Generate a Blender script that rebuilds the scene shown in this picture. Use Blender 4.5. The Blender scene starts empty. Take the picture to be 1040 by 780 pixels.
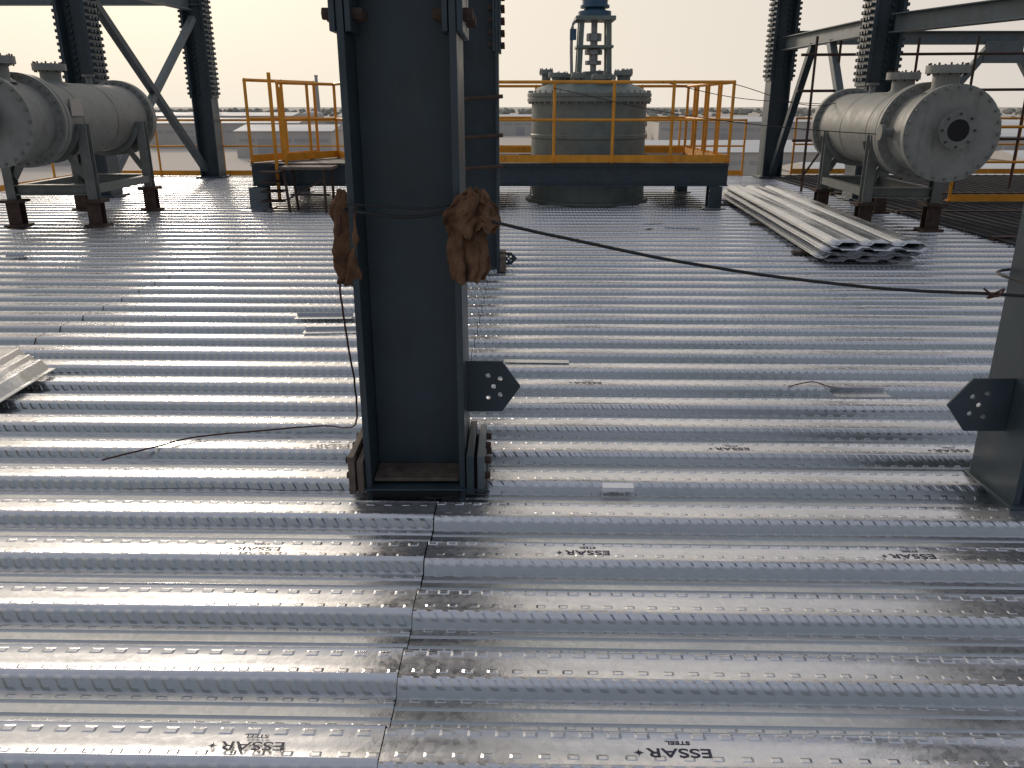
import bpy, bmesh, math, random
from mathutils import Vector, Matrix, noise
random.seed(7)
scene = bpy.context.scene
R = math.radians

# ------------------------------------------------------------------ node helpers
class N:
    def __init__(s, nt): s.nt = nt
    def new(s, t, **kw):
        n = s.nt.nodes.new(t)
        for k, v in kw.items(): setattr(n, k, v)
        return n
    def put(s, sock, v):
        if isinstance(v, (int, float)): sock.default_value = v
        elif isinstance(v, (tuple, list)):
            sock.default_value = v if len(v) == len(sock.default_value) else (*v, 1)
        else: s.nt.links.new(v, sock)
    def m(s, op, a, b=0.0, c=0.0):
        n = s.new('ShaderNodeMath', operation=op)
        s.put(n.inputs[0], a); s.put(n.inputs[1], b); s.put(n.inputs[2], c)
        return n.outputs[0]
    def mr(s, v, a, b, c=0.0, d=1.0):
        n = s.new('ShaderNodeMapRange')
        s.put(n.inputs[0], v); n.inputs[1].default_value = a; n.inputs[2].default_value = b
        s.put(n.inputs[3], c); s.put(n.inputs[4], d)
        return n.outputs[0]
    def mix(s, f, a, b, blend='MIX'):
        n = s.new('ShaderNodeMix', data_type='RGBA', blend_type=blend)
        s.put(n.inputs[0], f); s.put(n.inputs[6], a); s.put(n.inputs[7], b)
        return n.outputs[2]
    def noise(s, vec, scale, detail=4, rough=.55):
        n = s.new('ShaderNodeTexNoise')
        s.put(n.inputs['Vector'], vec); n.inputs['Scale'].default_value = scale
        n.inputs['Detail'].default_value = detail; n.inputs['Roughness'].default_value = rough
        return n.outputs[0]
    def mapping(s, vec, scale):
        n = s.new('ShaderNodeMapping'); s.put(n.inputs[0], vec); n.inputs['Scale'].default_value = scale
        return n.outputs[0]
    def bump(s, h, strength, dist, normal=None):
        n = s.new('ShaderNodeBump'); n.inputs['Strength'].default_value = strength
        n.inputs['Distance'].default_value = dist; s.put(n.inputs['Height'], h)
        if normal: s.put(n.inputs['Normal'], normal)
        return n.outputs[0]

def newmat(name):
    m = bpy.data.materials.new(name); m.use_nodes = True
    nt = m.node_tree; p = nt.nodes['Principled BSDF']
    return m, N(nt), p

def paint(name, col, rough=.5, var=.25, dirt=(.12, .08, .05), dirtamt=.25, metallic=0.0, scale=6, bump=.15):
    m, n, p = newmat(name)
    tc = n.new('ShaderNodeTexCoord').outputs['Object']
    a = n.noise(tc, scale, 3); b = n.noise(n.mapping(tc, (3, 3, .6)), scale * .8, 4, .65)
    dark = tuple(c * (1 - var) for c in col); lite = tuple(min(1, c * (1 + var)) for c in col)
    c1 = n.mix(n.mr(a, .3, .7), dark, lite)
    c2 = n.mix(n.mr(b, .55, .75, 0, dirtamt), c1, dirt)
    n.put(p.inputs['Base Color'], c2)
    n.put(p.inputs['Roughness'], n.mr(a, .3, .7, rough - .08, rough + .1))
    p.inputs['Metallic'].default_value = metallic
    if bump: n.put(p.inputs['Normal'], n.bump(n.noise(tc, 90, 1), bump, .002))
    return m

M_col = paint('column_paint', (.036, .056, .068), .42, .2, (.10, .085, .07), .30)
M_beamgrey = paint('brace_paint', (.13, .16, .17), .5, .2)
M_yel = paint('safety_yellow', (.80, .33, .02), .45, .15, (.25, .12, .04), .45)
M_ves = paint('vessel_grey', (.24, .245, .225), .6, .15, (.10, .08, .06), .55)
M_vesd = paint('vessel_flange_grey', (.18, .19, .175), .6, .2, (.08, .06, .05), .5)
M_tank = paint('tank_green_grey', (.18, .215, .195), .5, .15, (.10, .09, .07), .4)
M_blue = paint('motor_blue', (.04, .10, .17), .4)
M_steel = paint('dull_steel', (.3, .31, .32), .4, .2, (.12, .09, .06), .3, .8)
M_rust = paint('rusty_steel', (.07, .042, .03), .8, .4, (.03, .02, .015), .6, 0, 14, .5)
M_wood = paint('brown_primer', (.13, .10, .08), .75, .35, (.06, .045, .035), .5, 0, 18, .5)
M_rub = paint('black_cable', (.012, .012, .013), .5)
M_red = paint('red_oxide_cable', (.07, .022, .018), .6)
M_hole = paint('dark_opening', (.008, .008, .009), .8)
M_white = paint('white_sheet', (.86, .87, .9), .5, .05, dirtamt=.05)
M_ink = paint('printed_ink', (.025, .027, .06), .5, .3, (.3, .3, .36), .45, 0, 60)
M_grate = paint('grating_steel', (.07, .07, .072), .6, .3, (.1, .06, .04), .5, .3)
M_shed = paint('shed_roof', (.62, .63, .64), .7, .08, (.47, .45, .42), .25, 0, .1, 0)  # roof colour kept pale to paint in distance haze
M_shedw = paint('shed_wall', (.54, .51, .47), .8, .08, (.44, .41, .37), .3, 0, .1, 0)  # wall colour shifted toward the haze tone
M_win = paint('shed_window', (.42, .41, .40), .5, .1, dirtamt=.05, bump=0)  # panes paled to stand in for haze

# burlap
M_sack, n, p = newmat('burlap')
tc = n.new('ShaderNodeTexCoord').outputs['Object']
w1 = n.new('ShaderNodeTexWave', bands_direction='X'); n.put(w1.inputs['Vector'], tc); w1.inputs['Scale'].default_value = 70; w1.inputs['Distortion'].default_value = 2.5
w2 = n.new('ShaderNodeTexWave', bands_direction='Z'); n.put(w2.inputs['Vector'], tc); w2.inputs['Scale'].default_value = 70; w2.inputs['Distortion'].default_value = 2.5
h = n.m('ADD', w1.outputs['Fac'], w2.outputs['Fac'])
ns = n.noise(tc, 14, 5)
c = n.mix(n.mr(ns, .35, .65), (.13, .06, .028), (.33, .18, .095))
c = n.mix(n.mr(h, .2, 1.2, .5, 0), c, (.04, .018, .01))
n.put(p.inputs['Base Color'], c); p.inputs['Roughness'].default_value = .95
n.put(p.inputs['Normal'], n.bump(h, .8, .003))

# galvanised deck sheet
PITCH, Y0 = .31, 1.60
HH = .044
def galv(name, rolled):
    m, n, p = newmat(name)
    tcn = n.new('ShaderNodeTexCoord').outputs['Object']
    sp = n.new('ShaderNodeSeparateXYZ'); n.put(sp.inputs[0], tcn); x, y, z = sp.outputs
    sheet = n.m('FLOOR', n.m('DIVIDE', n.m('SUBTRACT', y, Y0 - .6), PITCH * 3))
    side = n.m('FLOOR', n.m('DIVIDE', n.m('ADD', x, 9.353), 3.0))
    cb = n.new('ShaderNodeCombineXYZ'); n.put(cb.inputs[0], sheet); n.put(cb.inputs[1], side)
    wn = n.new('ShaderNodeTexWhiteNoise', noise_dimensions='2D'); n.put(wn.inputs['Vector'], cb.outputs[0])
    rnd = wn.outputs['Value']
    vor = n.new('ShaderNodeTexVoronoi'); n.put(vor.inputs['Vector'], tcn); vor.inputs['Scale'].default_value = 60
    spang = n.new('ShaderNodeSeparateXYZ'); n.put(spang.inputs[0], vor.outputs['Color'])
    big = n.noise(n.mapping(tcn, (.8, 2.2, 1)), 1.6, 3, .6)
    streak = n.noise(n.mapping(tcn, (.5, 9, 9)), 3.0, 3, .6)
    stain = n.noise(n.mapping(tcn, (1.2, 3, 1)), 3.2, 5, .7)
    col = n.mix(n.mr(big, .3, .7), (.66, .67, .70), (.78, .78, .82))
    col = n.mix(n.mr(spang.outputs[0], 0, 1, 0, .28), col, (.92, .92, .97))
    col = n.mix(n.mr(rnd, 0, 1, 0, .26), col, (.50, .52, .53))
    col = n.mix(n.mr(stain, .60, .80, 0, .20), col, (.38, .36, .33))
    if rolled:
        # dim sky reflection painted into the colour of the webs between crest and trough
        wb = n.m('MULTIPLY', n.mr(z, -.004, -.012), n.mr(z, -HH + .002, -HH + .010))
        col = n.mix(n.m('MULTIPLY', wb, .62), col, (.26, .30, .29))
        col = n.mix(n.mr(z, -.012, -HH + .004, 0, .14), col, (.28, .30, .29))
    else: col = n.mix(.25, col, (.25, .28, .28))
    n.put(p.inputs['Base Color'], col)
    p.inputs['Metallic'].default_value = .90
    rg = n.m('ADD', n.mr(streak, .3, .7, .22, .34), n.mr(big, .3, .7, .06, -.03))
    rg = n.m('ADD', rg, n.mr(spang.outputs[1], 0, 1, -.04, .06))
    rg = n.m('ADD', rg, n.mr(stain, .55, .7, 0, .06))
    n.put(p.inputs['Roughness'], rg)
    wav = n.noise(n.mapping(tcn, (.8, 1.6, 1)), 7, 2, .45)
    fine = n.noise(tcn, 60, 3, .6)
    hgt = n.m('ADD', n.m('MULTIPLY', wav, .0032), n.m('MULTIPLY', fine, .0005))
    if rolled:
        off = n.m('MULTIPLY', n.m('SUBTRACT', n.m('FRACT', n.m('ADD', n.m('DIVIDE', n.m('SUBTRACT', y, Y0), PITCH), 40.5)), .5), PITCH)
        a = n.m('ABSOLUTE', off)
        u = n.m('ABSOLUTE', n.m('SUBTRACT', n.m('FRACT', n.m('DIVIDE', n.m('ADD', x, 50), .070)), .5))
        dot = n.m('MULTIPLY', n.mr(u, .27, .17), n.mr(n.m('ABSOLUTE', n.m('SUBTRACT', off, .034)), .012, .006))
        u3 = n.m('ABSOLUTE', n.m('SUBTRACT', n.m('FRACT', n.m('DIVIDE', n.m('ADD', x, 50.035), .070)), .5))
        dot2 = n.m('MULTIPLY', n.mr(u3, .22, .13), n.mr(n.m('ABSOLUTE', n.m('ADD', off, .038)), .009, .005))
        # small dimples along the flat troughs as well
        dot3 = n.m('MULTIPLY', n.mr(u3, .22, .13), n.mr(n.m('ABSOLUTE', n.m('SUBTRACT', a, .108)), .008, .004))
        u2 = n.m('ABSOLUTE', n.m('SUBTRACT', n.m('FRACT', n.m('DIVIDE', n.m('ADD', n.m('ADD', x, 50), n.m('MULTIPLY', off, 1.1)), .050)), .5))
        web = n.m('MULTIPLY', n.mr(u2, .32, .16), n.mr(n.m('ABSOLUTE', n.m('SUBTRACT', a, .077)), .013, .007))
        sm = n.m('ADD', n.m('MULTIPLY', dot2, .7), n.m('MULTIPLY', dot3, .6))
        hgt = n.m('ADD', hgt, n.m('MULTIPLY', n.m('ADD', n.m('ADD', dot, sm), n.m('MULTIPLY', web, 1.2)), .0034))
    n.put(p.inputs['Normal'], n.bump(hgt, 1.0, 1.0))
    return m
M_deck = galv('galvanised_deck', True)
M_galv = galv('galvanised_plain', False)

# ------------------------------------------------------------------ mesh builder
class B:
    def __init__(s): s.bm = bmesh.new(); s.mats = []
    def mi(s, mat):
        if mat not in s.mats: s.mats.append(mat)
        return s.mats.index(mat)
    def face(s, vs, mat):
        try:
            f = s.bm.faces.new(vs); f.material_index = s.mi(mat); return f
        except ValueError: return None
    def boxm(s, mtx, size, mat):
        hx, hy, hz = [v / 2 for v in size]
        v = [s.bm.verts.new(mtx @ Vector((a * hx, b * hy, c * hz))) for a in (-1, 1) for b in (-1, 1) for c in (-1, 1)]
        for q in ((0, 1, 3, 2), (4, 6, 7, 5), (0, 4, 5, 1), (2, 3, 7, 6), (0, 2, 6, 4), (1, 5, 7, 3)):
            s.face([v[i] for i in q], mat)
    def box(s, c, size, mat, rz=0, rx=0, ry=0):
        s.boxm(Matrix.Translation(c) @ Matrix.Rotation(rz, 4, 'Z') @ Matrix.Rotation(rx, 4, 'X') @ Matrix.Rotation(ry, 4, 'Y'), size, mat)
    def bb(s, x0, x1, y0, y1, z0, z1, mat):
        s.box(((x0 + x1) / 2, (y0 + y1) / 2, (z0 + z1) / 2), (abs(x1 - x0), abs(y1 - y0), abs(z1 - z0)), mat)
    def frame(s, p0, p1):
        p0 = Vector(p0); p1 = Vector(p1); d = (p1 - p0).normalized()
        up = Vector((0, 0, 1)) if abs(d.z) < .95 else Vector((0, 1, 0))
        sx = d.cross(up).normalized(); sy = sx.cross(d)
        return p0, p1, d, sx, sy
    def beam(s, p0, p1, w, h, mat):
        p0, p1, d, sx, sy = s.frame(p0, p1)
        m = Matrix((sx, d, sy)).transposed().to_4x4(); m.translation = (p0 + p1) / 2
        s.boxm(m, (w, (p1 - p0).length, h), mat)
    def ibeam(s, p0, p1, w, h, mat, t=.018):
        p0, p1, d, sx, sy = s.frame(p0, p1)
        s.beam(p0 + sy * (h / 2 - t / 2), p1 + sy * (h / 2 - t / 2), w, t, mat)
        s.beam(p0 - sy * (h / 2 - t / 2), p1 - sy * (h / 2 - t / 2), w, t, mat)
        s.beam(p0, p1, t * .7, h - 2 * t, mat)
    def lathe(s, o, d, prof, seg, mat, cap=True):
        o = Vector(o); _, _, d, sx, sy = s.frame(o, o + Vector(d))
        rings = []
        for r, t in prof:
            rings.append([s.bm.verts.new(o + d * t + (sx * math.cos(2 * math.pi * i / seg) + sy * math.sin(2 * math.pi * i / seg)) * max(r, .0005)) for i in range(seg)])
        for A, C in zip(rings, rings[1:]):
            for i in range(seg):
                s.face([A[i], A[(i + 1) % seg], C[(i + 1) % seg], C[i]], mat)
        if cap:
            s.face(rings[0][::-1], mat); s.face(rings[-1], mat)
    def cyl(s, p0, p1, r, mat, seg=12):
        L = (Vector(p1) - Vector(p0)).length
        s.lathe(p0, Vector(p1) - Vector(p0), [(r, 0), (r, L)], seg, mat)
    def tube(s, pts, r, mat, seg=8, sub=6, wob=0):
        P = [Vector(p) for p in pts]; out = []
        if sub > 1 and len(P) > 2:
            Q = [2 * P[0] - P[1]] + P + [2 * P[-1] - P[-2]]
            for i in range(1, len(Q) - 2):
                for k in range(sub):
                    t = k / sub; a, b_, c, e = Q[i - 1:i + 3]
                    out.append(.5 * ((2 * b_) + (c - a) * t + (2 * a - 5 * b_ + 4 * c - e) * t * t + (3 * b_ - a - 3 * c + e) * t ** 3))
            out.append(P[-1])
        else: out = P
        if wob: out = [q + Vector((random.uniform(-wob, wob), random.uniform(-wob, wob), random.uniform(-wob, wob) * .5)) for q in out]
        rings = []
        for i, q in enumerate(out):
            d = (out[min(i + 1, len(out) - 1)] - out[max(i - 1, 0)]).normalized()
            up = Vector((0, 0, 1)) if abs(d.z) < .95 else Vector((0, 1, 0))
            sx = d.cross(up).normalized(); sy = sx.cross(d)
            rings.append([s.bm.verts.new(q + (sx * math.cos(2 * math.pi * k / seg) + sy * math.sin(2 * math.pi * k / seg)) * r) for k in range(seg)])
        for A, C in zip(rings, rings[1:]):
            for k in range(seg): s.face([A[k], A[(k + 1) % seg], C[(k + 1) % seg], C[k]], mat)
        s.face(rings[0][::-1], mat); s.face(rings[-1], mat)
    def bolts(s, o, d, rad, nb, r, L, mat, ph=0):
        o = Vector(o); _, _, d, sx, sy = s.frame(o, o + Vector(d))
        for i in range(nb):
            a = 2 * math.pi * (i + ph) / nb
            q = o + (sx * math.cos(a) + sy * math.sin(a)) * rad
            s.cyl(q, q + d * L, r, mat, 6)
    def done(s, name, bevel=0, rot=None):
        bmesh.ops.recalc_face_normals(s.bm, faces=s.bm.faces)
        me = bpy.data.meshes.new(name); s.bm.to_mesh(me); s.bm.free()
        for m in s.mats: me.materials.append(m)
        me.polygons.foreach_set('use_smooth', [True] * len(me.polygons))
        me.set_sharp_from_angle(angle=R(32))
        ob = bpy.data.objects.new(name, me); scene.collection.objects.link(ob)
        if bevel:
            md = ob.modifiers.new('bevel', 'BEVEL'); md.width = bevel; md.segments = 2; md.limit_method = 'ANGLE'; md.angle_limit = R(40)
        return ob

# ------------------------------------------------------------------ deck
DECKROT = R(-1.1)
def dz(x, y):
    return .0016 * noise.noise(Vector((x * 1.3, y * 2.0, 3.1))) + .003 * noise.noise(Vector((x * .35, y * .5, 9.1)))
prof = [(-.155, -HH), (-.137, -HH), (-.130, -HH + .006), (-.123, -HH), (-.094, -HH), (-.062, -.0015), (-.059, 0), (-.054, .0024), (-.049, 0),
        (-.015, 0), (.015, 0), (.049, 0), (.054, .0024), (.059, 0), (.062, -.0015), (.094, -HH), (.123, -HH), (.130, -HH + .006), (.137, -HH)]
def deck_part(b, xa, xb, k0, k1, yo, zo, step=.16, jag=0.0):
    nx = max(2, int((xb - xa) / step)); rows = []
    for k in range(k0, k1):
        sh = random.Random(k // 3 + int(xa * 7)); so = sh.uniform(-.003, .003); sz = sh.uniform(0, .003)
        jx = sh.uniform(-1, 1) * jag
        for (o, z) in prof:
            y = Y0 + k * PITCH + o
            row = []
            for i in range(nx + 1):
                x = xa + (xb - xa) * i / nx
                if i == nx: x += jx
                row.append(b.bm.verts.new((x, y + yo + so + .0015 * noise.noise(Vector((x, y * .7, 0))), z + zo + sz + dz(x, y))))
            rows.append(row)
    for A, C in zip(rows, rows[1:]):
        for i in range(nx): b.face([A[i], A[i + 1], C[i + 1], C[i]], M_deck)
b = B()
deck_part(b, -9.6, -6.36, 20, 56, .004, .001)
deck_part(b, -6.356, -3.356, -12, 56, -.006, 0)
deck_part(b, -3.352, -.356, -12, 56, .0, 0, jag=.0016)
deck_part(b, -.351, 2.65, -12, 56, -.014, .0035)
deck_part(b, 2.653, 5.62, -12, 56, .004, 0)
b.bb(-.46, -.25, -2, 19, -.085, -.066, M_hole)
deck = b.done('corrugated_steel_deck'); deck.rotation_euler.z = DECKROT
def onDeck(x, y, z=0):
    c, s_ = math.cos(DECKROT), math.sin(DECKROT)
    return Vector((x * c - y * s_, x * s_ + y * c, z))
# perimeter frame under deck
b = B()
for (p0, p1) in (((-9.6, 19.0), (14, 19.0)), ((-9.6, -2.4), (-9.6, 19)), ((5.75, -2.4), (5.75, 8)), ((14, 8), (14, 19)), ((-9.6, -2.4), (5.75, -2.4)), ((-3.35, -2.4), (-3.35, 19)), ((2.65, -2.4), (2.65, 19)), ((5.75, 8), (14, 8))):
    b.ibeam((*p0, -.28), (*p1, -.28), .2, .38, M_col)
for x in (-9.6, -3.35, 2.65, 5.75):
    for y in (-2.4, 4.5, 11.5, 18.9):
        b.ibeam((x, y, -12), (x, y, -.48), .35, .35, M_col)
b.done('deck_support_frame')

# ------------------------------------------------------------------ printed marks
def mark(lx, k, sc=1.0, name='printed_sheet_mark'):
    parts = []
    ly = Y0 + k * PITCH - .008
    for txt, size, dy, wx in (('ESSAR', .040, .010, 1.5), ('STEEL', .016, -.022, 1.5)):
        cu = bpy.data.curves.new(name, 'FONT'); cu.body = txt; cu.size = size; cu.align_x = 'CENTER'; cu.align_y = 'CENTER'; cu.offset = .0005
        ob = bpy.data.objects.new('t', cu); scene.collection.objects.link(ob)
        bpy.context.view_layer.update()
        me = bpy.data.meshes.new_from_object(ob.evaluated_get(bpy.context.evaluated_depsgraph_get()))
        for v in me.vertices:
            v.co.x *= wx; v.co.y += dy
        bpy.data.objects.remove(ob); parts.append(me)
    b = B()
    for me in parts: b.bm.from_mesh(me); bpy.data.meshes.remove(me)
    b.mi(M_ink)
    for i in range(8):
        a = i * math.pi / 4
        L = .014 if i % 2 == 0 else .009
        cx, cy = .100, .012
        v = [b.bm.verts.new((cx + math.cos(a) * L, cy + math.sin(a) * L, 0)), b.bm.verts.new((cx + math.cos(a + 1.9) * .003, cy + math.sin(a + 1.9) * .003, 0)), b.bm.verts.new((cx + math.cos(a - 1.9) * .003, cy + math.sin(a - 1.9) * .003, 0))]
        b.face(v, M_ink)
    for v in b.bm.verts:
        X = lx - v.co.x * sc; Y = ly - v.co.y * sc
        v.co = onDeck(X, Y, dz(X, Y) + .0072)
    b.done(name)
for (x, k) in ((-.67, 0), (.38, 0), (-.95, 3), (.22, 3), (1.36, 3), (-2.05, 3), (.95, 6), (1.95, 6), (-.9, 6), (-2.1, 9), (.35, 9)):
    mark(x, k)

# ------------------------------------------------------------------ columns
def hcol(b, x0, x1, y0, y1, z0, z1, mat=M_col, tf=.026, tw=.018):
    b.bb(x0, x0 + tf, y0, y1, z0, z1, mat); b.bb(x1 - tf, x1, y0, y1, z0, z1, mat)
    ym = (y0 + y1) / 2
    b.bb(x0 + tf, x1 - tf, ym - tw / 2, ym + tw / 2, z0, z1, mat)
def gusset(b, xr, y, zc, sgn, L=.205, H=.2):
    t = .012
    out = [(0, -H / 2), (L * .66, -H / 2), (L, 0), (L * .66, H / 2), (0, H / 2)]
    holes = [(L * .40, H * .22), (L * .62, H * .16), (L * .40, -H * .22), (L * .62, -H * .16), (L * .50, 0), ]
    from mathutils.geometry import delaunay_2d_cdt
    vs = [Vector(p) for p in out]; faces = [list(range(5))]
    for hx, hz in holes:
        st = len(vs)
        for i in range(10): vs.append(Vector((hx + .010 * math.cos(i * math.pi / 5), hz + .010 * math.sin(i * math.pi / 5))))
        faces.append(list(range(st, st + 10)))
    V, E, F, ov, oe, of = delaunay_2d_cdt(vs, [], faces, 0, 1e-6)
    keep = [f for f, o in zip(F, of) if not any(q > 0 for q in o)]
    A = [b.bm.verts.new((xr + sgn * v.x, y, zc + v.y)) for v in V]; C = [b.bm.verts.new((xr + sgn * v.x, y + t, zc + v.y)) for v in V]
    cnt = {}
    for f in keep:
        b.face([A[i] for i in f], M_col); b.face([C[i] for i in f][::-1], M_col)
        for i in range(len(f)):
            e = (f[i], f[(i + 1) % len(f)]); cnt[tuple(sorted(e))] = cnt.get(tuple(sorted(e)), 0) + 1
    for (i, j), c_ in cnt.items():
        if c_ == 1: b.face([A[i], A[j], C[j], C[i]], M_col)
def splice(b, x0, x1, y0, y1, z0, z1):
    b.bb(x0 - .022, x0 - .002, y0 - .01, y1 + .01, z0, z1, M_col); b.bb(x1 + .002, x1 + .022, y0 - .01, y1 + .01, z0, z1, M_col)
    b.bb(x0 + .03, x0 + .05, y0 + .0, y0 + .16, z0, z1, M_col); b.bb(x1 - .05, x1 - .03, y0, y0 + .16, z0, z1, M_col)
    z = z0 + .06
    while z < z1:
        for y in (y0 + .05, y0 + .13, y1 - .13, y1 - .05):
            b.cyl((x0 - .055, y, z), (x0 - .02, y, z), .022, M_rust, 6); b.cyl((x1 + .02, y, z), (x1 + .055, y, z), .022, M_rust, 6)
            if y < (y0 + y1) / 2:
                b.cyl((x0 + .048, y, z), (x0 + .085, y, z), .022, M_rust, 6); b.cyl((x1 - .085, y, z), (x1 - .048, y, z), .022, M_rust, 6)
        z += .1
# foreground column
b = B(); X0, X1, Y_0, Y_1 = -.60, -.19, 3.0, 3.40
hcol(b, X0, X1, Y_0, Y_1, -.3, 6.5)
splice(b, X0, X1, Y_0, Y_1, 1.74, 2.6)
gusset(b, X1 + .001, 3.16, .40, 1, .225, .22)
b.bb(X0 + .03, X1 - .03, 3.03, 3.185, .030, .045, M_wood)
b.bb(X0 + .03, X1 - .03, 3.215, 3.38, .035, .055, M_wood)
b.bb(X0 + .027, X1 - .027, 2.985, 3.18, -.02, .006, M_hole)
b.bb(X0 - .062, X0 - .036, 2.97, 3.36, .0, .165, M_wood); b.bb(X0 - .03, X0 - .004, 2.98, 3.36, 0, .14, M_wood)
b.bb(X1 + .006, X1 + .036, 2.97, 3.36, .0, .17, M_col); b.bb(X1 + .048, X1 + .078, 2.99, 3.34, .0, .16, M_beamgrey)
b.bb(X1 + .037, X1 + .047, 3.0, 3.33, .0, .12, M_hole)
for zz in (.05, .12):
    for yy in (3.05, 3.2, 3.3):
        b.cyl((X0 - .085, yy, zz), (X0 - .060, yy, zz), .016, M_rust, 6); b.cyl((X1 + .076, yy, zz), (X1 + .10, yy, zz), .016, M_rust, 6)
b.bb(X0 - .07, X1 + .09, 2.985, 3.40, .007, .016, M_col)
b.done('steel_column', .003)
# column behind it
b = B(); x0, x1, y0, y1 = -.53, -.12, 7.65, 8.05
hcol(b, x0, x1, y0, y1, -.3, 6.5)
splice(b, x0, x1, y0, y1, 1.95, 4.2)
gusset(b, x1 + .001, 7.8, .1, 1, .17, .12)
b.bb(x0 - .06, x0 - .002, y0 - .02, y1, 0, .15, M_wood); b.bb(x1 + .002, x1 + .06, y0 - .02, y1, 0, .15, M_wood)
for z in (.95, 1.22, 1.55): b.cyl((x0 - .03, y0 - .03, z), (x1 + .04, y0 - .03, z + .03), .018, M_rust, 8)
b.done('steel_column', .003)
# right foreground column
b = B(); x0, x1, y0, y1 = 1.965, 2.36, 2.84, 3.16
hcol(b, x0, x1, y0, y1, -.3, 6.5)
gusset(b, x0 - .001, 2.98, .385, -1, .25, .22)
b.bb(x0 - .02, x1 + .02, y0 - .02, y1 + .02, .004, .02, M_col)
splice(b, x0, x1, y0, y1, 1.9, 2.8)
b.done('steel_column', .003)

# ------------------------------------------------------------------ rear frames (left and right)
def studcol(b, cx, cy, w, z1, sz0, sz1):
    hcol(b, cx - w / 2, cx + w / 2, cy - w / 2, cy + w / 2, -.3, z1)
    z = sz0
    b.bb(cx - w / 2 - .03, cx - w / 2 - .002, cy - w / 2, cy + w / 2, sz0 - .1, sz1, M_col); b.bb(cx + w / 2 + .002, cx + w / 2 + .03, cy - w / 2, cy + w / 2, sz0 - .1, sz1, M_col)
    while z < sz1:
        for y in (cy - w * .35, cy - w * .12, cy + w * .15, cy + w * .35):
            b.cyl((cx - w / 2 - .085, y, z), (cx - w / 2 - .028, y, z), .03, M_col, 6); b.cyl((cx + w / 2 + .028, y, z), (cx + w / 2 + .085, y, z), .03, M_col, 6)
        for xx in (cx - w * .25, cx + w * .25):
            b.cyl((xx, cy - .05, z), (xx, cy - .01, z), .03, M_col, 6)
        z += .1
    b.bb(cx - w / 2 - .08, cx + w / 2 + .08, cy - w / 2 - .08, cy + w / 2 + .08, .003, .04, M_col)
b = B()
studcol(b, -7.1, 14.4, .44, 7, 1.75, 4.2); studcol(b, -6.6, 18.4, .42, 7, 1.75, 4.2)
b.ibeam((-7.05, 14.65, 3.5), (-6.62, 18.15, 3.5), .2, .3, M_beamgrey)
b.beam((-7.0, 14.7, 3.25), (-6.65, 18.1, .2), .13, .13, M_col)
b.beam((-6.55, 18.1, 3.2), (-7.1, 14.7, .25), .12, .12, M_beamgrey)
b.ibeam((-6.4, 18.4, 3.62), (-10.8, 18.4, 3.62), .2, .3, M_beamgrey)
b.ibeam((-7.3, 14.4, 3.7), (-12, 14.4, 3.7), .2, .3, M_beamgrey)
b.done('braced_steel_frame', .004)
b = B()
studcol(b, 5.68, 18.4, .42, 7, 2.1, 4.4); studcol(b, 5.9, 14.0, .44, 7, 1.9, 4.0)
studcol(b, 15, 18.4, .42, 7, 2.1, 4.4); studcol(b, 7.5, 9.4, .44, 7, 1.9, 4.0)
b.ibeam((5.7, 18.2, 2.72), (5.9, 14.25, 2.72), .2, .26, M_beamgrey)
b.ibeam((6.0, 13.8, 2.72), (7.45, 9.6, 2.72), .22, .28, M_beamgrey)
b.ibeam((6.1, 14.1, 3.35), (14, 15.5, 3.35), .22, .3, M_col)
b.ibeam((5.9, 18.4, 2.85), (14.8, 18.4, 2.85), .2, .26, M_beamgrey)
b.ibeam((5.7, 18.2, 3.75), (5.9, 14.25, 3.75), .2, .26, M_col)
b.beam((5.76, 16.7, 2.6), (5.68, 18.2, .1), .13, .13, M_col); b.beam((5.8, 15.9, 2.6), (5.9, 14.25, .1), .13, .13, M_beamgrey)
b.beam((10.1, 18.35, 2.75), (8.1, 18.35, .1), .15, .15, M_beamgrey); b.beam((10.5, 18.35, 2.75), (12.5, 18.35, .1), .15, .15, M_beamgrey)
b.bb(9.9, 10.7, 18.25, 18.3, 2.35, 2.78, M_beamgrey)
b.done('braced_steel_frame', .004)
b = B()
for x, y in ((5.35, 15.3), (5.9, 15.6), (6.5, 15.3), (7.3, 15.6), (8.2, 15.4), (9.3, 15.5)):
    b.cyl((x, y, 0), (x + random.uniform(-.05, .05), y, 2.65), .024, M_rust, 8)
for z in (.9, 1.75, 2.35): b.cyl((5.1, 15.35, z), (9.6, 15.4, z + .03), .024, M_rust, 8)
b.cyl((5.3, 15.3, .2), (6.6, 15.3, 2.3), .02, M_rust, 8)
b.done('scaffold_frame')

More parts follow.
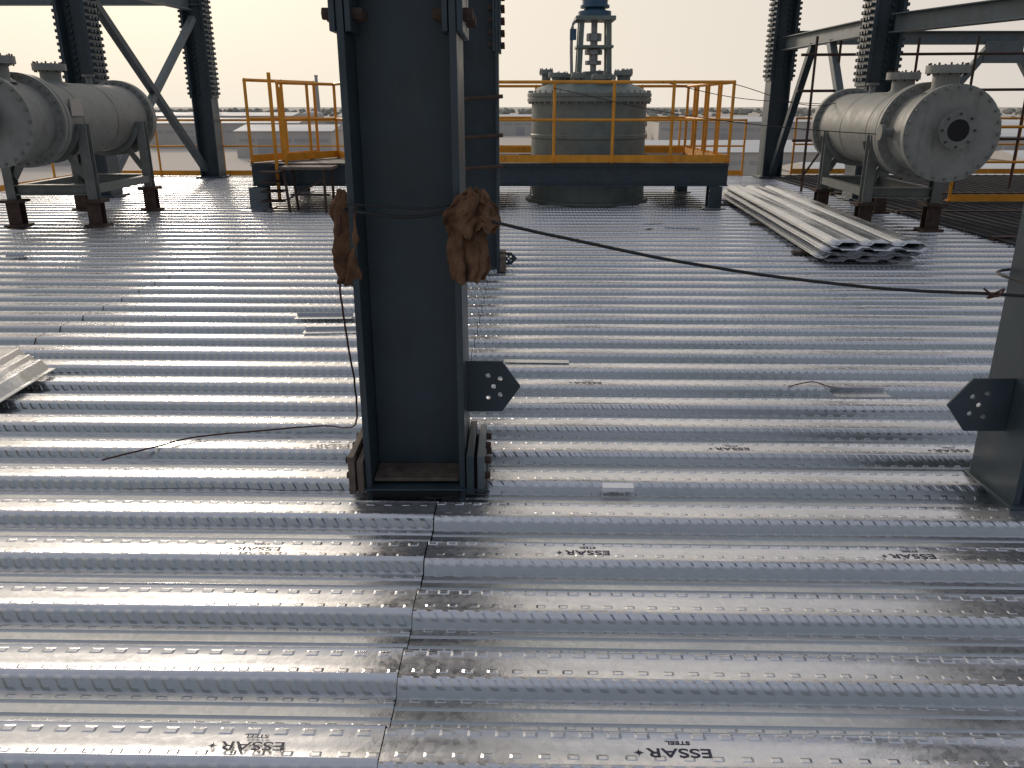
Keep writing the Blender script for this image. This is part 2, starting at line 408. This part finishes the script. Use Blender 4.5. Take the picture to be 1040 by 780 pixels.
# ------------------------------------------------------------------ horizontal vessels
def vessel(ax0, ax1, H, name, near_face=True, legs=.52, R0=.46):
    b = B(); a = Vector((*ax0, H)); e = Vector((*ax1, H)); d = (e - a); L = d.length; d.normalize()
    side = Vector((d.y, -d.x, 0)); up = Vector((0, 0, 1))
    Rf = R0 * 1.2
    b.lathe(a, d, [(.02, -.03), (R0 * .98, -.03), (R0 * 1.12, -.03), (R0 * 1.12, .05), (R0 * .97, .051), (R0 * .97, L * .17), (Rf, L * .171), (Rf, L * .171 + .07), (R0 * 1.02, L * .171 + .071), (R0 * 1.02, L * .171 + .085), (Rf, L * .171 + .086), (Rf, L * .171 + .16), (R0, L * .171 + .161), (R0, L * .45), (R0, L * .9), (Rf * .97, L * .9 + .001), (Rf * .97, L * .9 + .12), (R0 * .95, L * .9 + .121), (R0 * .8, L * .9 + .25), (R0 * .4, L * .9 + .34), (.01, L * .9 + .36)], 48, M_ves)
    b.bolts(a + d * (L * .171 - .035), d, Rf * .93, 28, .02, .235, M_vesd)
    b.bolts(a + d * (-.07), d, R0 * 1.05, 24, .018, .16, M_vesd)
    b.bolts(a + d * (L * .9 - .035), d, Rf * .9, 28, .02, .19, M_vesd)
    for t in (.35, .62): b.lathe(a + d * L * t, d, [(R0 * 1.006, 0), (R0 * 1.012, .01), (R0 * 1.006, .02)], 48, M_vesd, False)
    q = a - d * .03 + up * .04
    b.lathe(q, -d, [(.12, 0), (.12, .1), (.20, .101), (.20, .14), (.115, .141), (.115, .1)], 28, M_vesd)
    b.bolts(q - d * .09, -d, .17, 8, .013, .07, M_rust)
    b.lathe(q - d * .142, -d, [(.11, 0), (.11, .002)], 20, M_hole)
    for t, r, h in ((.09, .14, .2), (.42, .125, .17)):
        c = a + d * L * t + up * (R0 * .93)
        b.lathe(c, up, [(r * 1.5, 0), (r * 1.1, .04), (r, .05), (r, h), (r * 1.6, h + .001), (r * 1.6, h + .04), (r * 1.6, h + .045), (r * 1.6, h + .085), (r * .2, h + .09)], 24, M_ves)
        b.bolts(c + up * (h - .02), up, r * 1.38, 10, .012, .13, M_rust)
    c = a + d * L * .7 + up * (R0 * .95); b.lathe(c, up, [(.04, 0), (.04, .12), (.08, .121), (.08, .15)], 16, M_vesd)
    c = a + d * L * .13 - side * (R0 * .93); b.lathe(c, -side, [(.05, 0), (.05, .12), (.09, .121), (.09, .16)], 16, M_vesd)
    c = a + d * L * .30 + side * R0 * .9 + up * .15; b.box(c + side * .06, (.02, .3, .2), M_steel, rz=math.atan2(d.y, d.x) - math.pi / 2)
    for t in (.30, .78):
        c = a + d * L * t
        for sg in (-1, 1):
            f = c + side * sg * legs
            f.z = 0
            b.ibeam(f + up * .35, f + up * (H - R0 * .1), .12, .12, M_vesd, .014)
            b.beam(f + up * .0 + up * .001, f + up * .03, .26, .26, M_rust); b.ibeam(f + up * .031, f + up * .31, .17, .15, M_rust); b.beam(f + up * .311, f + up * .349, .27, .25, M_rust)
            g0 = Vector((f.x, f.y, H - R0 * .25)); g1 = c + side * sg * R0 * .92 - up * R0 * .25
            b.beam(g0, g1, .1, .1, M_vesd)
            b.beam(Vector((f.x, f.y, .62)) - side * sg * .06, c + side * sg * R0 * .55 - up * R0 * .86, .03, .08, M_vesd)
        l = c - side * (legs - .065); r_ = c + side * (legs - .065)
        b.ibeam(Vector((l.x, l.y, .47)), Vector((r_.x, r_.y, .47)), .12, .13, M_vesd, .014)
        arc = []
        for i in range(17):
            an = math.pi * (1.08 + .84 * i / 16)
            arc.append((math.cos(an), math.sin(an)))
        for i in range(16):
            p_ = []
            for (cs, sn), dd, rr in ((arc[i], -.11, 1.012), (arc[i + 1], -.11, 1.012), (arc[i + 1], .11, 1.012), (arc[i], .11, 1.012)):
                p_.append(b.bm.verts.new(c + side * cs * R0 * rr + up * sn * R0 * rr + d * dd))
            b.face(p_, M_vesd)
            for dd in (-.09, .09):
                p_ = [b.bm.verts.new(c + side * cs * R0 * rr + up * sn * R0 * rr + d * dd) for (cs, sn), rr in ((arc[i], 1.01), (arc[i + 1], 1.01), (arc[i + 1], 1.16), (arc[i], 1.16))]
                b.face(p_, M_vesd)
    for sg in (-1, 1):
        p0 = a + d * L * .30 + side * sg * legs; p1 = a + d * L * .78 + side * sg * legs
        b.beam(Vector((p0.x, p0.y, .47)) + d * .07, Vector((p1.x, p1.y, .47)) - d * .07, .09, .1, M_vesd)
    return b.done(name, .003)
vessel((-5.95, 9.65), (-6.0, 13.3), 1.33, 'horizontal_pressure_vessel')
vessel((4.80, 9.25), (5.05, 13.0), 1.21, 'horizontal_pressure_vessel', legs=.42, R0=.46)

# ------------------------------------------------------------------ reactor
b = B(); cx, cy = 1.25, 13.9; o = (cx, cy, 0); up = (0, 0, 1)
b.lathe(o, up, [(1.02, .003), (1.02, .05), (.95, .051), (.95, .5), (.93, .52), (.93, 1.0), (.945, 1.01), (.945, 1.06), (.93, 1.07), (.93, 1.56), (1.0, 1.561), (1.0, 1.62), (.985, 1.621), (.985, 1.635), (1.0, 1.636), (1.0, 1.69), (.93, 1.70), (.84, 1.77), (.66, 1.84), (.4, 1.885), (.02, 1.9)], 64, M_tank)
b.bolts((cx, cy, 1.53), up, .97, 44, .016, .20, M_steel)
for an, rr, r, h in ((-150, .6, .1, .14), (-110, .68, .07, .12), (-75, .62, .12, .1), (-35, .6, .09, .17), (10, .62, .06, .2), (70, .6, .1, .2), (130, .6, .13, .15), (180, .7, .07, .2)):
    px, py = cx + rr * math.cos(R(an)), cy + rr * math.sin(R(an)); z = 1.78
    b.lathe((px, py, z), up, [(r, 0), (r, h), (r * 1.6, h + .001), (r * 1.6, h + .035), (r * 1.55, h + .07), (r * .1, h + .075)], 20, M_tank)
    b.bolts((px, py, z + h - .02), up, r * 1.35, 8, .01, .11, M_steel)
b.lathe((cx + .05, cy, 1.88), up, [(.3, 0), (.3, .07), (.16, .071), (.16, .14)], 28, M_tank)
for sx, sy in ((-1, -1), (1, -1), (-1, 1), (1, 1)):
    b.beam((cx + .05 + sx * .24, cy + sy * .17, 1.93), (cx + .05 + sx * .21, cy + sy * .15, 2.76), .08, .08, M_tank)
b.bb(cx - .24, cx + .34, cy - .24, cy + .24, 2.36, 2.40, M_tank); b.bb(cx - .26, cx + .36, cy - .26, cy + .26, 2.76, 2.82, M_tank)
b.lathe((cx + .05, cy, 2.02), up, [(.05, 0), (.05, .1), (.13, .101), (.13, .16), (.07, .161), (.07, .25), (.14, .251), (.14, .32), (.06, .33), (.06, .45), (.12, .451), (.12, .56), (.05, .57), (.05, .74)], 20, M_steel)
b.lathe((cx + .05, cy, 2.82), up, [(.26, 0), (.26, .08), (.18, .09), (.15, .13), (.23, .131), (.23, .17), (.2, .18), (.2, .72), (.16, .75), (.16, .8), (.02, .82)], 28, M_blue)
for i in range(20):
    a = i * math.pi / 10; b.box((cx + .05 + .215 * math.cos(a), cy + .215 * math.sin(a), 3.28), (.03, .008, .42), M_blue, rz=a)
b.box((cx + .30, cy - .08, 3.2), (.14, .16, .18), M_blue)
b.tube([(cx - .3, cy - .2, 1.85), (cx - .32, cy - .2, 2.4), (cx - .3, cy - .2, 2.7), (cx - .2, cy - .15, 2.75)], .025, M_steel)
b.box((cx - .3, cy - .25, 2.55), (.1, .06, .16), M_blue)
b.done('agitated_reactor_vessel', .002)

# ------------------------------------------------------------------ access platform with hand rails
def railrun(b, pts, z, posts=1.0, H=1.15, toe=True, r=.024, mat=M_yel, endpost=True):
    for i in range(len(pts) - 1):
        p, q = Vector((*pts[i], z)), Vector((*pts[i + 1], z)); L = (q - p).length; nn = max(1, round(L / posts))
        u = Vector((0, 0, 1))
        b.cyl(p + u * H, q + u * H, r, mat, 10); b.cyl(p + u * H * .54, q + u * H * .54, r * .85, mat, 10)
        if toe: b.beam(p + u * .065, q + u * .065, .008, .11, mat)
        for k in range(nn + 1):
            if k == 0 and i > 0: continue
            c = p.lerp(q, k / nn); b.cyl(c, c + u * H, r, mat, 10)
            b.lathe(c + u * H, u, [(r, -r), (r * 1.15, 0), (r * .8, r * .9), (r * .2, r * 1.2)], 10, mat)
            b.box(c + u * .03, (.09, .09, .012), mat)
b = B(); PZ = .66
b.bb(-3.95, 3.28, 12.62, 12.98, PZ, PZ + .02, M_grate)
b.bb(-3.95, .1, 12.99, 15.3, PZ, PZ + .02, M_grate); b.bb(2.4, 3.28, 12.99, 15.3, PZ, PZ + .02, M_grate); b.bb(.11, 2.39, 14.95, 15.3, PZ, PZ + .02, M_grate)
for y in (12.66, 15.25): b.ibeam((-3.95, y, PZ - .16), (3.28, y, PZ - .16), .13, .31, M_col)
for x in (-3.88, -1.6, 3.2): b.ibeam((x, 12.75, PZ - .15), (x, 15.15, PZ - .15), .12, .25, M_col)
for x in (-3.83, -2.0, 3.1):
    for y in (12.68, 15.2):
        b.ibeam((x, y, .02), (x, y, PZ - .32), .2, .2, M_col, .014); b.bb(x - .16, x + .16, y - .16, y + .16, .003, .02, M_steel)
b.bb(-3.98, -3.7, 12.5, 12.56, .03, .33, M_beamgrey)
railrun(b, [(-.25, 12.63), (3.26, 12.63), (3.26, 15.28), (-2.4, 15.28)], PZ + .02, .95)
railrun(b, [(3.1, 12.75), (3.1, 15.1)], PZ + .02, .8)
railrun(b, [(-3.93, 12.65), (-3.25, 14.1)], PZ + .02, .8, 1.18)
railrun(b, [(-3.55, 13.0), (-2.9, 14.0), (-2.35, 12.65), (-.3, 12.63)], PZ + .02, .7)
b.cyl((-3.55, 12.6, .1), (-3.55, 12.6, PZ + 1.3), .028, M_yel)
b.cyl((-3.4, 12.6, PZ), (-3.4, 12.6, PZ + 1.1), .022, M_yel)
for k in range(4): b.bb(-3.74, -3.42, 12.25 - .0, 12.55, .14 + k * .14, .16 + k * .14, M_rust)
b.done('access_platform', 0)
b = B()
for x, y in ((-3.3, 12.2), (-2.75, 12.15), (-3.25, 12.5), (-2.7, 12.5)):
    b.beam((x, y, .003), (x + random.uniform(-.05, .05), y, .62), .035, .035, M_rust)
b.bb(-3.4, -2.62, 12.1, 12.56, .62, .66, M_wood); b.beam((-3.3, 12.17, .2), (-2.72, 12.15, .5), .025, .025, M_rust); b.beam((-3.3, 12.3, .25), (-2.72, 12.3, .25), .025, .025, M_rust)
b.done('work_stool')

b = B(); railrun(b, [(-9.4, 18.85), (5.2, 18.85)], .0, 1.5, 1.2, True); b.done('edge_guard_rail')
b = B(); railrun(b, [(6.3, 18.8), (13.8, 18.8), (13.8, 8.4), (9.5, 8.3)], .04, 1.3, 1.2, True); b.done('edge_guard_rail')
b = B(); railrun(b, [(7.0, 13.2), (12.8, 13.3)], .04, 1.3, 1.15, True); b.done('edge_guard_rail')
b = B(); railrun(b, [(-9.4, 18.6), (-9.4, 5)], .0, 1.5, 1.2, True); b.done('edge_guard_rail')

# ------------------------------------------------------------------ floor grating at the right
b = B()
y = 8.15
while y < 18.7:
    b.bb(5.66, 13.9, y, y + .008, .0, .035, M_grate); y += .075
x = 5.66
while x < 13.9:
    b.bb(x, x + .012, 8.1, 18.75, .028, .038, M_grate); x += .2
for x in (5.7, 7.5, 9.4, 11.4): b.ibeam((x, 8.1, -.1), (x, 18.7, -.1), .15, .18, M_col)
for y in (9.5, 12, 14.6): b.bb(5.64, 13.9, y, y + .09, .003, .05, M_rust)
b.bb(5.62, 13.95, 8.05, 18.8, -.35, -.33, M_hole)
b.done('floor_grating')

# ------------------------------------------------------------------ stacked / loose sheets
def sheet(b, origin, yaw, L, z, nrib=3, pitch=.3, hh=.05, inv=False, dx=0, wr=1.0):
    mt = Matrix.Translation((*origin, z)) @ Matrix.Rotation(yaw, 4, 'Z')
    pr = []; s_ = pitch / .3
    for k in range(nrib):
        c = (k - (nrib - 1) / 2) * pitch
        pr += [(c - .15 * s_, 0), (c - .110 * s_, 0), (c - .072 * s_, hh), (c - .064 * s_, hh + .003), (c - .056 * s_, hh), (c + .056 * s_, hh), (c + .064 * s_, hh + .003), (c + .072 * s_, hh), (c + .110 * s_, 0)]
    pr.append((pr[-1][0] + .04 * s_, 0))
    if inv: pr = [(a_, -z_) for a_, z_ in pr]
    ny = max(3, int(L / .3)); rows = []
    for i in range(ny + 1):
        yy = L * i / ny
        rows.append([b.bm.verts.new(mt @ Vector((px + dx, yy, pz + .004 * noise.noise(Vector((px * 2, yy, z * 50)))))) for px, pz in pr])
    for A, C in zip(rows, rows[1:]):
        for i in range(len(pr) - 1): b.face([A[i], A[i + 1], C[i + 1], C[i]], M_galv)
rs = random.Random(3)
b = B(); yaw = R(-4.5)
for lay in range(3):
    z0 = .072 + lay * .062
    for k in range(2):
        for inv in (True, False):
            o_ = (3.54 + rs.uniform(-.03, .03) + lay * .02, 7.93 + rs.uniform(-.07, .12))
            sheet(b, o_, yaw + rs.uniform(-.003, .003), 6.1, z0 + (-.005 - k * .005 if inv else k * .005), nrib=3, pitch=.31, hh=.026, inv=inv, dx=lay * .02)
for k in range(3): b.box((3.55 + k * .16, 8.6 + k * 2.2, .018), (1.1, .09, .030), M_wood, rz=yaw)
ob = b.done('stacked_deck_sheets'); md = ob.modifiers.new('thick', 'SOLIDIFY'); md.thickness = .0022
b = B()
for k in range(3): sheet(b, (-3.10 - .05 * k, 3.12 + .04 * k), R(2 + 1.5 * k), 1.42, .03 + k * .022)
ob = b.done('loose_deck_sheets'); md = ob.modifiers.new('thick', 'SOLIDIFY'); md.thickness = .002

def scrap(x, y, sx, sy, rz, mat, z=.006, name='sheet_offcut', h=.003, fold=True):
    b = B(); b.box((x, y, z), (sx, sy, h), mat, rz=rz)
    if fold: b.box((x, y + sy / 2, z + .012), (sx, .003, .024), mat, rz=rz)
    b.done(name)
scrap(.435, 3.0, .125, .045, -.02, M_white, .018, 'white_plastic_strip', .018, False)
for (x, y, sx, sy, rz) in ((-1.4, 5.85, .42, .10, .03), (-1.2, 5.45, .5, .09, .05), (.15, 4.75, .4, .06, -.04), (1.9, 4.15, .30, .09, .0), (1.9, 10.9, .3, .05, .3), (2.2, 10.5, .45, .05, -.05), (1.75, 10.4, .12, .06, .8), (-5.2, 8.4, .2, .1, .2), (-3.9, 12.4, .35, .3, .05)):
    scrap(x, y, sx, sy, rz, M_galv if sx > .15 else M_rust, .012, fold=sy > .08)
b = B(); b.tube([(1.55, 4.28, .012), (1.7, 4.33, .022), (1.78, 4.27, .014), (1.9, 4.24, .012)], .003, M_rust, 6); b.done('wire_piece')

# ------------------------------------------------------------------ cables
b = B()
b.tube([(-.17, 2.97, 1.14), (-.05, 2.95, 1.10), (.2, 2.94, 1.045), (.6, 2.93, .965), (1.0, 2.92, .905), (1.4, 2.91, .865), (1.75, 2.90, .85), (1.93, 2.86, .845)], .0062, M_rub, 8, 8, .0012)
b.tube([(-.19, 2.975, 1.15), (-.3, 2.965, 1.125), (-.42, 2.965, 1.12), (-.58, 2.97, 1.14)], .006, M_rub, 8, 8)
b.tube([(-.19, 2.98, 1.17), (-.3, 2.96, 1.15), (-.45, 2.965, 1.155), (-.6, 2.975, 1.165)], .004, M_rub, 8, 8, .001)
b.tube([(-.61, 2.98, 1.14), (-.63, 3.2, 1.15), (-.61, 3.42, 1.16), (-.4, 3.44, 1.17), (-.18, 3.42, 1.16), (-.165, 3.2, 1.15), (-.18, 2.97, 1.15)], .006, M_rub, 8, 8)
ring = [(1.94 + .03 * math.cos(t), 2.81, .84 + .03 * math.sin(t)) for t in [i * math.pi / 6 for i in range(13)]]
b.tube(ring, .006, M_rub, 8, 1)
b.tube([(1.72, 2.9, .87), (1.76, 2.88, .845), (1.79, 2.89, .87), (1.74, 2.9, .835), (1.8, 2.9, .85)], .004, M_red, 6)
b.tube([(1.95, 2.81, .87), (2.05, 2.8, .88), (2.38, 2.81, .90), (2.4, 3.0, .9), (2.38, 3.19, .9), (1.95, 3.19, .88), (1.93, 3.0, .87), (1.94, 2.82, .86)], .006, M_rub, 8)
b.done('power_cable')
b = B()
b.tube([(-.63, 3.0, 1.12), (-.655, 3.03, .95), (-.66, 3.08, .7), (-.66, 3.2, .42), (-.70, 3.38, .16), (-.80, 3.6, .04), (-.92, 3.68, .016), (-1.15, 3.64, .014), (-1.5, 3.54, .014), (-1.65, 3.42, .014), (-1.82, 3.28, .014)], .0042, M_red, 8, 8, .0015)
b.done('loose_cable')
b = B(); b.tube([(-1.6, 3.0, .010), (-1.2, 3.01, .010), (-.9, 2.985, .010), (-.69, 2.99, .012)], .0013, M_rust, 6); b.tube([(-.36, 2.97, .017), (-.33, 2.9, .02), (-.22, 2.93, .012)], .0018, M_rub, 6); b.done('binding_wire')
b = B()
b.tube([(.6, 12.6, 1.75), (2.2, 11.5, 1.4), (4.0, 10.2, 1.2), (6.5, 8.4, 1.15)], .006, M_rub, 6, 8)
b.tube([(2.2, 12.6, 1.83), (3.6, 13.2, 1.6), (5.7, 13.8, 1.5)], .006, M_rub, 6, 8)
b.tube([(3.26, 12.6, 1.8), (4.4, 12.2, 1.5), (5.9, 13.75, 1.9)], .006, M_rub, 6, 8)
b.done('overhead_wires')

# ------------------------------------------------------------------ burlap wraps
def sack(cx, cy, ztop, zbot, outline, seed, name, yaw=0, amp=.03):
    b = B(); nu, nv = 44, 60; g = []
    def ol(v):
        for (a0, l0, r0), (a1, l1, r1) in zip(outline, outline[1:]):
            if v <= a1:
                t = (v - a0) / (a1 - a0); t = t * t * (3 - 2 * t)
                return l0 + (l1 - l0) * t, r0 + (r1 - r0) * t
        return outline[-1][1:]
    for j in range(nv + 1):
        v = j / nv; l, r = ol(v); row = []
        for i in range(nu + 1):
            u = i / nu; x = l + (r - l) * u + .007 * noise.noise(Vector((v * 9, seed, u * 3)))
            s = u - .5
            y = -amp * math.cos(s * math.pi) * (.6 + .4 * v)
            y -= amp * .6 * abs(noise.noise(Vector((u * 4 + v * 1.5, v * 2.0, seed + 3)))) * 2 - amp * .4
            y -= amp * .26 * math.sin(u * 15 + 2.5 * v + seed) * (.3 + v)
            y += amp * .15 * noise.noise(Vector((u * 12, v * 12, seed)))
            z = ztop + (zbot - ztop) * v + (.04 * noise.noise(Vector((u * 2.6, seed, 2))) + .006 * noise.noise(Vector((u * 12, seed, 2)))) * (v if v > .5 else (1 - v) * 1.2)
            p_ = Matrix.Rotation(yaw, 3, 'Z') @ Vector((x, y, 0))
            row.append(b.bm.verts.new((cx + p_.x, cy + p_.y, z)))
        g.append(row)
    for j in range(nv):
        for i in range(nu): b.face([g[j][i], g[j][i + 1], g[j + 1][i + 1], g[j + 1][i]], M_sack)
    ob = b.done(name); md = ob.modifiers.new('t', 'SOLIDIFY'); md.thickness = .004
    return ob
sack(-.15, 2.965, 1.215, .885, [(0, -.01, .05), (.12, -.06, .075), (.25, -.10, .10), (.38, -.09, .095), (.5, -.085, .06), (.7, -.088, .065), (.85, -.08, .075), (1, -.07, .05)], 2.0, 'burlap_wrap', R(6), .045)
sack(-.15, 2.95, 1.20, 1.06, [(0, -.03, .02), (.3, -.07, .10), (.7, -.095, .115), (1, -.05, .09)], 8.0, 'burlap_wrap', R(10), .05)
sack(-.625, 3.05, 1.20, .86, [(0, -.05, .05), (.2, -.09, .08), (.35, -.07, .09), (.6, -.04, .07), (.85, -.05, .08), (1, -.02, .05)], 5.0, 'burlap_wrap', R(-50), .045)

# ------------------------------------------------------------------ setting: ground, sheds, trees
GZ = -12.0
M_ground, n, p = newmat('dry_ground')
tc = n.new('ShaderNodeTexCoord').outputs['Object']
a = n.noise(tc, .004, 5, .6); c2 = n.noise(tc, .03, 5, .6)
c = n.mix(n.mr(a, .42, .58), (.56, .50, .44), (.46, .42, .37)); c = n.mix(n.mr(c2, .5, .7), c, (.57, .53, .47))  # pale ground tones carry the aerial haze in the base colour
n.put(p.inputs['Base Color'], c); p.inputs['Roughness'].default_value = .95
b = B(); S = 9000
v = [b.bm.verts.new(q) for q in ((-S, -S, GZ), (S, -S, GZ), (S, S, GZ), (-S, S, GZ))]; b.face(v, M_ground); b.done('ground')
M_road = paint('asphalt', (.10, .10, .10), .9, .15, (.15, .13, .11), .3, 0, .3, 0)
b = B(); b.bb(-300, 300, 95, 103, GZ - .1, GZ + .004, M_road); b.bb(-300, 300, 98.9, 99.1, GZ, GZ + .008, M_white)
b.bb(-300, 300, 103, 103.3, GZ - .1, GZ + .13, M_shedw); b.bb(-300, 300, 94.7, 95, GZ - .1, GZ + .13, M_shedw)
b.done('plant_road')
def shed(x, y, w, dpt, h, rz=0, roof=M_shed, rise=1.5):
    b = B(); mt = Matrix.Translation((x, y, GZ)) @ Matrix.Rotation(rz, 4, 'Z')
    b.boxm(mt @ Matrix.Translation((0, 0, h / 2)), (w, dpt, h), M_shedw)
    P = [mt @ Vector(q) for q in ((-w / 2 - .5, -dpt / 2 - .5, h + .02), (w / 2 + .5, -dpt / 2 - .5, h + .02), (w / 2 + .5, 0, h + rise), (-w / 2 - .5, 0, h + rise), (-w / 2 - .5, dpt / 2 + .5, h + .02), (w / 2 + .5, dpt / 2 + .5, h + .02))]
    V = [b.bm.verts.new(q) for q in P]
    b.face([V[0], V[1], V[2], V[3]], roof); b.face([V[3], V[2], V[5], V[4]], roof); b.face([V[0], V[3], V[4]], M_shedw); b.face([V[1], V[5], V[2]], M_shedw)
    k = -w / 2 + 3
    while k < w / 2 - 2:
        b.boxm(mt @ Matrix.Translation((k, -dpt / 2 - .02, h * .66)), (4.2, .1, h * .12), M_win)
        k += 5
    b.boxm(mt @ Matrix.Translation((-w * .2, -dpt / 2 - .03, 2)), (4, .12, 4), M_win)
    b.done('industrial_shed')
for q in ((-98, 300, 50, 30, 8, .05), (-62, 240, 26, 22, 7, 0), (-120, 210, 30, 20, 7, .1), (-150, 420, 90, 30, 9, 0), (-60, 480, 70, 30, 8, .05), (45, 170, 46, 34, 5.5, .03), (58, 118, 34, 22, 4.5, 0), (95, 330, 80, 40, 8, -.05), (110, 200, 30, 22, 7, 0), (160, 260, 60, 30, 8, -.1), (20, 420, 80, 30, 8, 0), (-230, 350, 60, 30, 8, .1), (95, 140, 26, 18, 5, 0)):
    shed(*q)
M_tree = paint('far_foliage', (.30, .30, .26), .95, .15, (.27, .26, .22), .4, 0, .1, 0)  # foliage paled, distance haze put into its colour
b = B(); rt = random.Random(11)
def blob(c, r, mat):
    bm2 = bmesh.new(); bmesh.ops.create_icosphere(bm2, subdivisions=2, radius=1)
    mp = {}
    for v in bm2.verts:
        k = 1 + .5 * noise.noise(v.co * 2.3 + c * .37); mp[v.index] = b.bm.verts.new(c + Vector((v.co.x * r * k, v.co.y * r * k, v.co.z * r * .75 * k)))
    for f in bm2.faces: b.face([mp[v.index] for v in f.verts], mat)
    bm2.free()
for i in range(300):
    y = rt.uniform(330, 1300); x = rt.uniform(-.75, .75) * y
    r = rt.uniform(1.8, 4)
    for k in range(2):
        blob(Vector((x + rt.uniform(-4, 4), y + rt.uniform(-3, 3), GZ + r * .6 + rt.uniform(0, 1))), r, M_tree)
for i in range(500):
    y = rt.uniform(1300, 2200); x = rt.uniform(-.75, .75) * y; r = rt.uniform(5, 8)
    blob(Vector((x, y, GZ + r * .4)), r, M_tree)
b.done('distant_treeline')
M_far = paint('galvanised_far', (.36, .36, .36), .6, .1, dirtamt=.1, bump=0)  # pale grey with the far haze painted in
def pylon(x, y, h, name='transmission_pylon'):
    b = B()
    w = h * .09
    for sx, sy in ((-1, -1), (1, -1), (-1, 1), (1, 1)): b.beam((x + sx * w, y + sy * w, GZ), (x + sx * .4, y + sy * .4, GZ + h), .35, .35, M_far)
    for k in range(8):
        t = k / 8; w0 = w * (1 - t) + .4 * t; z = GZ + h * t; t2 = (k + 1) / 8; w1 = w * (1 - t2) + .4 * t2; z1 = GZ + h * t2
        b.beam((x - w0, y - w0, z), (x + w1, y - w1, z1), .2, .2, M_far); b.beam((x + w0, y - w0, z), (x - w1, y - w1, z1), .2, .2, M_far)
    for t in (.7, .82, .94): b.beam((x - h * .16 * (1.3 - t), y, GZ + h * t), (x + h * .16 * (1.3 - t), y, GZ + h * t), .3, .5, M_far)
    b.done(name)
pylon(-205, 560, 26); pylon(-150, 430, 20); pylon(-255, 700, 28); pylon(260, 620, 26)
b = B(); b.lathe((-118, 520, GZ), (0, 0, 1), [(1.5, 0), (.9, 30), (1.1, 30.1), (1.1, 31)], 16, M_far); b.done('chimney_stack')
b = B()
for i in range(9):
    x = -190 + i * 14; b.beam((x, 380, GZ), (x, 380, GZ + 8), .8, .8, M_far)
b.beam((-192, 380, GZ + 8), (-76, 380, GZ + 8), 2, .8, M_far); b.beam((-192, 380, GZ + 5.5), (-76, 380, GZ + 5.5), 2, .6, M_far); b.done('pipe_rack')
b = B(); b.lathe((-110, 470, GZ), (0, 0, 1), [(6, 0), (6, 9), (5, 10), (.1, 11)], 24, M_shedw); b.lathe((-95, 480, GZ), (0, 0, 1), [(5, 0), (5, 8), (.1, 10)], 24, M_shedw); b.done('storage_tank')

# ------------------------------------------------------------------ light
AZ, EL = -24, 16
w = bpy.data.worlds.new('World'); scene.world = w; w.use_nodes = True
nt = w.node_tree; n = N(nt); bg = nt.nodes['Background']
sky = n.new('ShaderNodeTexSky', sky_type='NISHITA'); sky.sun_disc = False
sky.sun_elevation = R(EL); sky.sun_rotation = R(AZ); sky.dust_density = 4.0; sky.air_density = 1.0; sky.ozone_density = 1.5
tcw = n.new('ShaderNodeTexCoord').outputs['Generated']
sp = n.new('ShaderNodeSeparateXYZ'); n.put(sp.inputs[0], tcw)
sd = Vector((math.sin(R(AZ)) * math.cos(R(EL)), math.cos(R(AZ)) * math.cos(R(EL)), math.sin(R(EL))))
dp = n.new('ShaderNodeVectorMath', operation='DOT_PRODUCT'); n.put(dp.inputs[0], tcw); dp.inputs[1].default_value = sd
near = n.m('POWER', n.mr(dp.outputs['Value'], .35, 1.0), 1.5)
half = n.mr(dp.outputs['Value'], -.5, .75)
el = n.m('MINIMUM', n.m('ABSOLUTE', sp.outputs[2]), 1.0)
zen = n.m('POWER', el, .85)
hor = n.mix(half, (2.2, 2.4, 2.75), (7.6, 6.85, 6.2))
base = n.mix(zen, hor, (3.7, 4.0, 4.75))
hazecol = n.mix(near, base, (9.6, 8.7, 7.3))
hzf = n.mr(el, .0, .55, .985, .88)
colr = n.mix(hzf, sky.outputs[0], hazecol)
n.put(bg.inputs['Color'], colr); bg.inputs['Strength'].default_value = .1
sl = bpy.data.lights.new('Sun', 'SUN'); sl.energy = 1.4; sl.angle = R(10); sl.color = (1, .87, .72)
so = bpy.data.objects.new('Sun', sl); scene.collection.objects.link(so); so.rotation_euler = (-sd).to_track_quat('-Z', 'Y').to_euler()

cam = bpy.data.cameras.new('Camera'); co = bpy.data.objects.new('Camera', cam); scene.collection.objects.link(co)
co.location = (0, 0, 1.5); co.rotation_euler = (R(71), 0, 0); cam.sensor_width = 36; cam.lens = 28.4; cam.clip_end = 20000; cam.clip_start = .05
scene.camera = co
scene.view_settings.view_transform = 'Standard'; scene.view_settings.look = 'None'; scene.view_settings.exposure = 0
